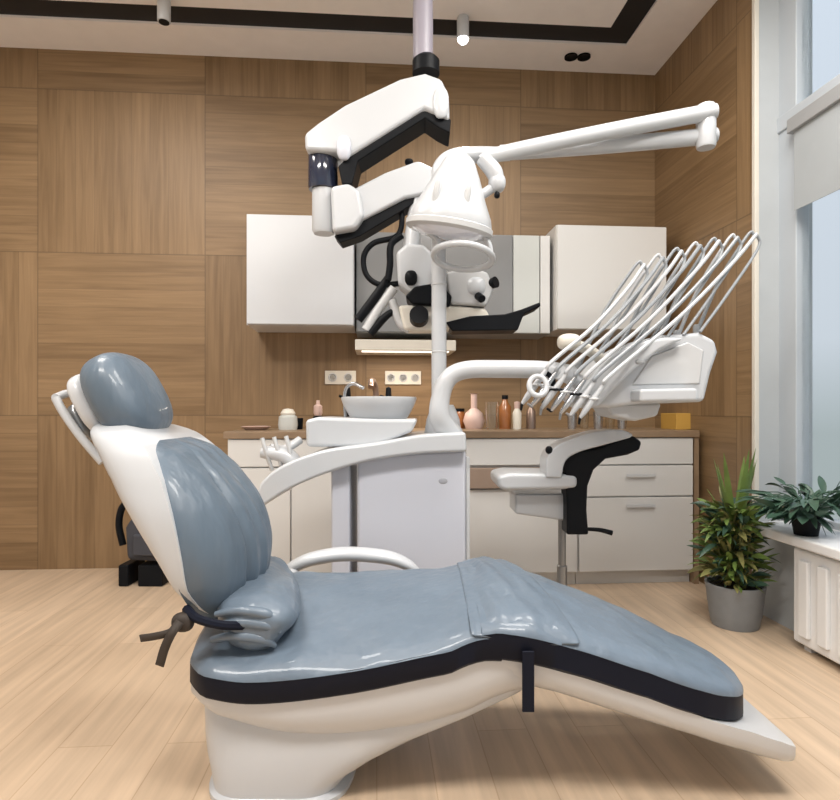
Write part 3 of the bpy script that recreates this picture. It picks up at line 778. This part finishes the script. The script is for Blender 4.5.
# lamp head (bell)
lc = at(449, 229, YL)
LM = Matrix.Rotation(math.radians(9), 4, 'Y') @ Matrix.Rotation(math.radians(6), 4, 'X')
b = new(); lathe(b, [(0, .275), (.03, .272), (.055, .25), (.085, .19), (.12, .11), (.15, .05), (.158, .02), (.155, .0), (.148, -.008)], lc, LM @ Matrix.Scale(1.08, 4), 48, 1, .85)
hd = part('lamp_head', b, M_white, un, ang=60)
b = new(); lathe(b, [(.156, .018), (.164, .012), (.164, -.006), (.15, -.014)], lc, LM @ Matrix.Scale(1.08, 4), 48, 1, .85); sub('rim', b, M_lgrey, hd)
b = new(); lathe(b, [(.147, -.010), (.10, -.03), (0, -.042)], lc, LM @ Matrix.Scale(1.08, 4), 48, 1, .85); sub('lens', b, M_lens, hd, ang=60)
for sx in (-.07, .05):
    b = new(); superell(b, lc+LM @ Vector((sx, -.105, .11)), (.012, .01, .055), LM, .8, 16, 8); sub('vent_rib', b, M_lgrey, hd, ang=180)
# ring handle
b = new(); rc = at(463, 257, YL-.02); rt = Matrix.Rotation(math.radians(6), 4, 'Y') @ Matrix.Rotation(math.radians(-14), 4, 'X')
P = [rc+rt @ Vector((.118*math.cos(2*PI*k/36), .105*math.sin(2*PI*k/36), 0)) for k in range(37)]
tube(b, P, .013, 12, 0, caps=False)
for a in (0, PI): tube(b, [rc+rt @ Vector((.115*math.cos(a), 0, 0)), rc+Vector((.10*math.cos(a), 0, .06)), lc+Vector((.10*math.cos(a), 0, -.0))], .011, 10)
part('ring_handle', b, M_white, un, ang=80)

# ================================================================= DELIVERY TRAY with arm (part of the unit)
YD = 2.35
b = new(); tube(b, [at(452, 436, PY-.1), at(440, 418, YU), at(441, 396, YU), at(449, 378, YU), at(466, 370, YU), at(500, 369, YU), at(545, 370, YU), at(575, 374, YU)], [.05, .043, .038, .036, .036, .036, .036, .034], 22, 8); part('tray_arm', b, M_white, un)
dt = thing('instrument_tray', 'white dental instrument delivery console with upright whip arms, right of the lamp', 'instrument console', at(640, 400, YD))
b = new(); ppx(b, [(578, 396), (590, 380), (612, 356), (634, 342), (660, 335), (700, 332), (716, 340), (719, 352), (712, 372), (705, 402), (640, 404), (610, 408), (590, 408)], YD, YD-.0, YD+.32); cs = part('console_body', b, M_white, dt, bevel=.02, seg=4)
b = new(); ppx(b, [(566, 404), (585, 384), (606, 358), (632, 342), (668, 337), (686, 338), (660, 350), (634, 370), (612, 392), (598, 408)], YD-.02, YD-.06, YD+.0); part('front_panel', b, M_white, dt, bevel=.014, seg=4)
b = new(); ppx(b, [(652, 356), (688, 342), (704, 350), (700, 384), (632, 385)], YD-.0, YD-.006, YD+.03); part('recess_panel', b, M_lgrey, dt, bevel=.006)
b = new(); ppx(b, [(640, 389), (698, 388), (699, 401), (640, 402)], YD-.03, YD-.10, YD+.06); part('tray_handle', b, M_white, dt, bevel=.012)
b = new(); superell(b, at(640, 362, YD-.06), (.018, .008, .010), None, .8, 18, 8); part('button', b, M_grey, dt, ang=180)
b = new(); ppx(b, [(604, 404), (662, 403), (658, 416), (636, 421), (612, 416)], YD+.03, YD+.04, YD+.24); part('underside_cover', b, M_lgrey, dt, bevel=.012)
b = new(); superell(b, at(569, 342, YD), (.045, .04, .032), None, .75, 24, 12); tube(b, [at(570, 343, YD), at(592, 352, YD+.05), at(612, 372, YD+.1)], .022, 12); part('console_joint', b, M_cream, dt, ang=80)
b = new(); tube(b, [at(560, 372, YU-.03), at(590, 388, YD+.1)], .03, 14); part('console_bracket', b, M_white, dt)
NI = 7
hnames = ['leftmost handpiece', 'second handpiece from the left', 'third handpiece from the left', 'middle handpiece of the seven', 'third handpiece from the right', 'second handpiece from the right', 'rightmost handpiece']
for i in range(NI):
    s = i/(NI-1); Yi = YD-.03+.02*i
    tip = at(636+112*s, 262-30*s-4*math.sin(PI*s), Yi+.05)
    root = at(578+118*s, 368-34*s, Yi+.08)
    b = new(); d_ = (tip-root)
    tube(b, [root, root+d_*.5+Vector((-.012, 0, .01)), root+d_*.9, tip+Vector((.012, 0, .0)), tip+Vector((.024, 0, -.012))], [.008, .007, .0065, .006, .006], 10, 6)
    part('whip_arm', b, M_hose if i % 2 == 0 else M_hosew, dt)
    b = new(); lathe(b, [(0, 0), (.012, 0), (.013, .03), (.008, .04), (0, .04)], root); part('whip_socket', b, M_grey, dt)
    lowx = 522+58*s; lowy = 404+14*s
    low = at(lowx, lowy, YD-.12); hold = at(lowx+20, lowy-28, YD-.12)
    ht = thing('handpiece', hnames[i]+' hanging at the console, with its grey hose', 'handpiece', hold, 0, 'dental handpieces hung on the console')
    axis = (hold-low)
    b = new(); tube(b, [low, low+axis*.25, low+axis*.6, hold, hold+axis*.25], [.006, .011, .012, .010, .007], 12, 5)
    kid('handpiece_body', b, M_steel if i in (1, 3, 4) else M_hosew, ht)
    b = new(); e2 = low+Vector((-.016, 0, .010)) if i % 2 else low+Vector((-.004, 0, -.024)); tube(b, [low+axis*.03, low, e2], [.006, .006, .004], 8, 3)
    kid('handpiece_tip', b, M_steeld if i % 3 else M_black, ht)
    b = new(); h0 = hold+axis*.2; tp = tip+Vector((.03, -.01, -.012))
    tube(b, [h0, h0+axis*.35, h0+(tp-h0)*.45+Vector((.012, 0, -.015)), h0+(tp-h0)*.8+Vector((.01, 0, -.012)), tp], .0078, 8, 8)
    kid('hose', b, M_hose if i % 2 else M_hosew, ht)
    b = new(); rp = at(600+100*s, 350-18*s, YD+.0)
    tube(b, [tp, tp+Vector((.005, 0, -.06)), rp+(tp-rp)*.4+Vector((.01, 0, -.02)), rp], .006, 8, 8); kid('return_hose', b, M_hose, ht)
    # holder fork on the console front
    b = new(); hq = at(lowx+14, lowy-19, YD-.12)
    tube(b, [hq+Vector((-.016, 0, .0)), hq+Vector((0, -.016, .0)), hq+Vector((.016, 0, .0))], .005, 8); tube(b, [hq+Vector((.016, .0, 0)), at(588+10*s, 396, YD-.02)], .006, 8)
    part('handpiece_holder', b, M_black if i in (2, 4) else M_lgrey, dt)
# coil ring at the left of the instruments
b = new(); c = at(538, 386, YD-.16); P = [c+Vector((.032*math.cos(2*PI*k/24), .01*math.sin(2*PI*k/24), .036*math.sin(2*PI*k/24))) for k in range(25)]
tube(b, P, .010, 10, 0, caps=False); part('hose_loop', b, M_white, dt)
b = new(); tube(b, [at(545, 372, YD-.1), at(553, 380, YD-.1), at(550, 396, YD-.1), at(543, 404, YD-.1)], .010, 10); part('hose_loop', b, M_black, dt)

# ================================================================= STOOL
YS = 2.85
so = thing('operator_stool', 'white stool with black curved backrest support behind the chair', 'stool', Vector((at(562, 0, YS).x, YS, 0)))
b = new(); ppx(b, [(497, 476), (510, 473), (560, 474), (578, 476), (578, 488), (560, 490), (505, 491), (498, 488)], YS-.10, YS-.18, YS+.10); part('seat', b, M_white, so, bevel=.02, seg=4)
b = new(); ppx(b, [(515, 494), (576, 494), (576, 516), (565, 521), (515, 514)], YS-.05, YS-.10, YS+.08); part('seat_box', b, M_white, so, bevel=.012)
b = new(); ppx(b, [(562, 462), (574, 452), (600, 448), (622, 438), (634, 436), (642, 442), (640, 450), (628, 455), (606, 459), (594, 470), (588, 486), (587, 510), (589, 535), (567, 535), (567, 505), (566, 480)], YS-.12, YS-.17, YS-.06); part('back_support', b, M_black, so, bevel=.01)
tp_ = smoothpts([Vector((x, y, 0)) for x, y in [(546, 478), (547, 458), (557, 446), (575, 438), (600, 431), (622, 430), (634, 435)]], 4)
bt_ = smoothpts([Vector((x, y, 0)) for x, y in [(630, 438), (605, 445), (580, 452), (566, 461), (562, 478)]], 4)
b = new(); ppx(b, [(p.x, p.y) for p in tp_+bt_], YS-.13, YS-.19, YS-.04); part('back_pad', b, M_white, so, bevel=.012)
b = new(); tube(b, [at(586, 529, YS-.1), at(600, 530, YS-.1), at(612, 533, YS-.1)], [.008, .010, .012], 10); part('lever', b, M_black, so)
b = new(); superell(b, at(549, 450, YS-.18), (.016, .016, .018), None, .9, 18, 10); part('knob', b, M_black, so, ang=180)
xs = at(562, 0, YS).x
b = new(); lathe(b, [(0, .09), (.024, .09), (.024, .28), (.018, .285), (.018, .55), (0, .55)], (xs, YS, 0)); part('gas_lift', b, M_steeld, so)
b = new(); lathe(b, [(0, .08), (.05, .08), (.045, .12), (.028, .15), (0, .15)], (xs, YS, 0))
for k in range(5):
    a = 2*PI*k/5+.4; tube(b, [(xs, YS, .11), (xs+.22*math.cos(a), YS+.22*math.sin(a), .07)], [.022, .014], 10)
part('star_base', b, M_steel, so)
for k in range(5):
    a = 2*PI*k/5+.4
    bb = new(); lathe(bb, [(0, -.012), (.028, -.012), (.028, .012), (0, .012)], (xs+.22*math.cos(a), YS+.22*math.sin(a), .028), Matrix.Rotation(PI/2, 4, 'X'))
    part('castor', bb, M_black, so)

# ================================================================= SURGICAL MICROSCOPE (hung from the ceiling)
YM = 2.75
mi = thing('surgical_microscope', 'white and black operating microscope on jointed arms hanging from the grey ceiling post', 'microscope', Vector((at(423, 0, YM).x, YM, H)))
xm = at(423, 0, YM).x
b = new(); lathe(b, [(.046, 0), (.046, H-at(0, 64, YM).z)], (xm, YM, at(0, 64, YM).z)); part('ceiling_post', b, mat('post_mauve_grey', (.30, .28, .33), .4), mi)
b = new(); lathe(b, [(.0, H-.03), (.14, H-.03), (.14, H), (0, H)], (xm, YM, 0)); part('ceiling_plate', b, M_frame, mi)
b = new(); lathe(b, [(0, -.02), (.062, -.02), (.062, .04), (.048, .055), (0, .055)], at(426, 70, YM)); part('post_collar', b, M_black, mi)
b = new(); ppx(b, [(305, 150), (304, 133), (318, 122), (345, 104), (400, 78), (425, 72), (442, 78), (449, 95), (450, 120), (438, 115), (424, 109), (351, 155), (344, 158), (335, 152)], YM, YM-.09, YM+.09); part('upper_arm', b, M_white, mi, bevel=.02, seg=4)
b = new(); ppx(b, [(338, 166), (350, 154), (424, 107), (438, 113), (451, 119), (450, 133), (438, 127), (425, 118), (358, 161), (352, 184), (342, 184)], YM, YM-.075, YM+.075); part('upper_arm_underside', b, M_black, mi, bevel=.006)
b = new(); superell(b, at(344, 148, YM-.09), (.032, .02, .055), None, .8, 24, 12); part('joint_cap', b, M_lilac, mi, ang=180)
b = new(); superell(b, at(441, 103, YM-.09), (.035, .015, .07), None, .8, 24, 12); part('joint_cap', b, M_white, mi, ang=180)
b = new(); q = at(323, 190, YM); lathe(b, [(0, 0), (.064, 0), (.068, .01), (.068, .175), (.062, .185), (0, .185)], q); part('elbow_collar', b, M_navy, mi, ang=50)
b = new(); q = at(324, 234, YM); lathe(b, [(0, 0), (.046, 0), (.054, .015), (.054, .20), (0, .20)], q); part('elbow_cylinder', b, M_white, mi, ang=50)
b = new(); ppx(b, [(330, 186), (348, 182), (360, 190), (364, 215), (355, 228), (332, 232)], YM, YM-.08, YM+.06); part('elbow_housing', b, M_white, mi, bevel=.02, seg=4)
b = new(); ppx(b, [(350, 190), (385, 172), (418, 160), (436, 168), (442, 186), (425, 194), (405, 198), (362, 220), (350, 224)], YM+.02, YM-.05, YM+.09); part('lower_arm', b, M_white, mi, bevel=.016, seg=4)
b = new(); ppx(b, [(334, 236), (342, 228), (362, 218), (405, 195), (420, 192), (420, 200), (400, 212), (360, 236), (340, 243)], YM+.02, YM-.03, YM+.07); part('lower_arm_underside', b, M_black, mi, bevel=.005)
b = new(); superell(b, at(409, 162, YM), (.02, .02, .014), None, .8, 14, 8); part('arm_knob', b, M_black, mi, ang=180)
b = new(); tube(b, [at(420, 192, YM), at(415, 215, YM), at(412, 245, YM), at(412, 262, YM)], [.035, .034, .04, .05], 16); part('drop_bracket', b, M_white, mi)
b = new(); tube(b, [at(398, 198, YM), at(402, 218, YM), at(397, 236, YM), at(374, 243, YM), at(364, 256, YM), at(366, 274, YM), at(378, 284, YM), at(396, 284, YM), at(408, 280, YM)], .013, 10); part('cable', b, M_black, mi)
b = new(); tube(b, [at(402, 235, YM-.02), at(391, 245, YM-.02), at(390, 265, YM-.02), at(388, 280, YM-.02)], .016, 10); part('cable', b, M_black, mi)
b = new(); tube(b, [at(388, 278, YM), at(376, 296, YM), at(358, 320, YM)], [.018, .022, .022], 12); part('handgrip', b, M_black, mi)
b = new(); tube(b, [at(396, 309, YM), at(384, 318, YM), at(370, 334, YM)], [.014, .018, .02], 12); part('handgrip', b, M_black, mi)
b = new(); tube(b, [at(394, 288, YM), at(378, 310, YM), at(366, 330, YM)], .022, 12); tube(b, [at(392, 300, YM), at(400, 322, YM), at(410, 330, YM)], .02, 12); part('grip_bracket', b, M_lgrey, mi)
b = new(); ppx(b, [(396, 252), (406, 243), (424, 244), (436, 256), (442, 272), (430, 290), (412, 294), (398, 284)], YM, YM-.07, YM+.09); part('optics_housing', b, M_white, mi, bevel=.018, seg=4)
b = new(); ppx(b, [(405, 296), (415, 286), (440, 282), (452, 296), (450, 306), (412, 304)], YM-.02, YM-.08, YM+.08); part('filter_block', b, M_black, mi, bevel=.01)
b = new(); ppx(b, [(398, 305), (440, 304), (486, 308), (492, 320), (440, 330), (404, 330)], YM+.02, YM-.04, YM+.1); part('lower_housing', b, M_cream, mi, bevel=.016)
b = new()
lathe(b, [(.0, -.03), (.034, -.03), (.042, -.02), (.042, .03), (0, .03)], at(419, 317, YM-.07), Matrix.Rotation(math.radians(75), 4, 'X')); part('objective', b, M_black, mi)
b = new(); ppx(b, [(446, 272), (470, 266), (488, 272), (494, 290), (486, 306), (450, 304)], YM+.03, YM-.05, YM+.1); part('camera_body', b, M_lgrey, mi, bevel=.014)
b = new(); superell(b, at(476, 287, YM-.03), (.045, .04, .045), None, .8, 24, 12); part('tilt_drum', b, M_white, mi, ang=180)
b = new(); superell(b, at(411, 278, YM-.08), (.028, .02, .034), None, .8, 18, 10); part('focus_knob', b, M_black, mi, ang=180); b = new(); superell(b, at(436, 272, YM-.08), (.02, .02, .02), None, .8, 18, 10); part('focus_knob', b, M_black, mi, ang=180)
b = new(); tube(b, [at(478, 296, YM-.06), at(482, 299, YM-.09)], .018, 12, 0); tube(b, [at(488, 285, YM-.02), at(496, 282, YM-.05)], [.02, .026], 14, 0); part('eyepiece', b, M_black, mi)
b = new(); ppx(b, [(446, 322), (470, 316), (505, 314), (522, 309), (540, 302), (541, 306), (524, 314), (518, 330), (452, 331)], YM+.02, YM-.06, YM+.08); part('black_binocular_rest', b, M_black, mi, bevel=.006)
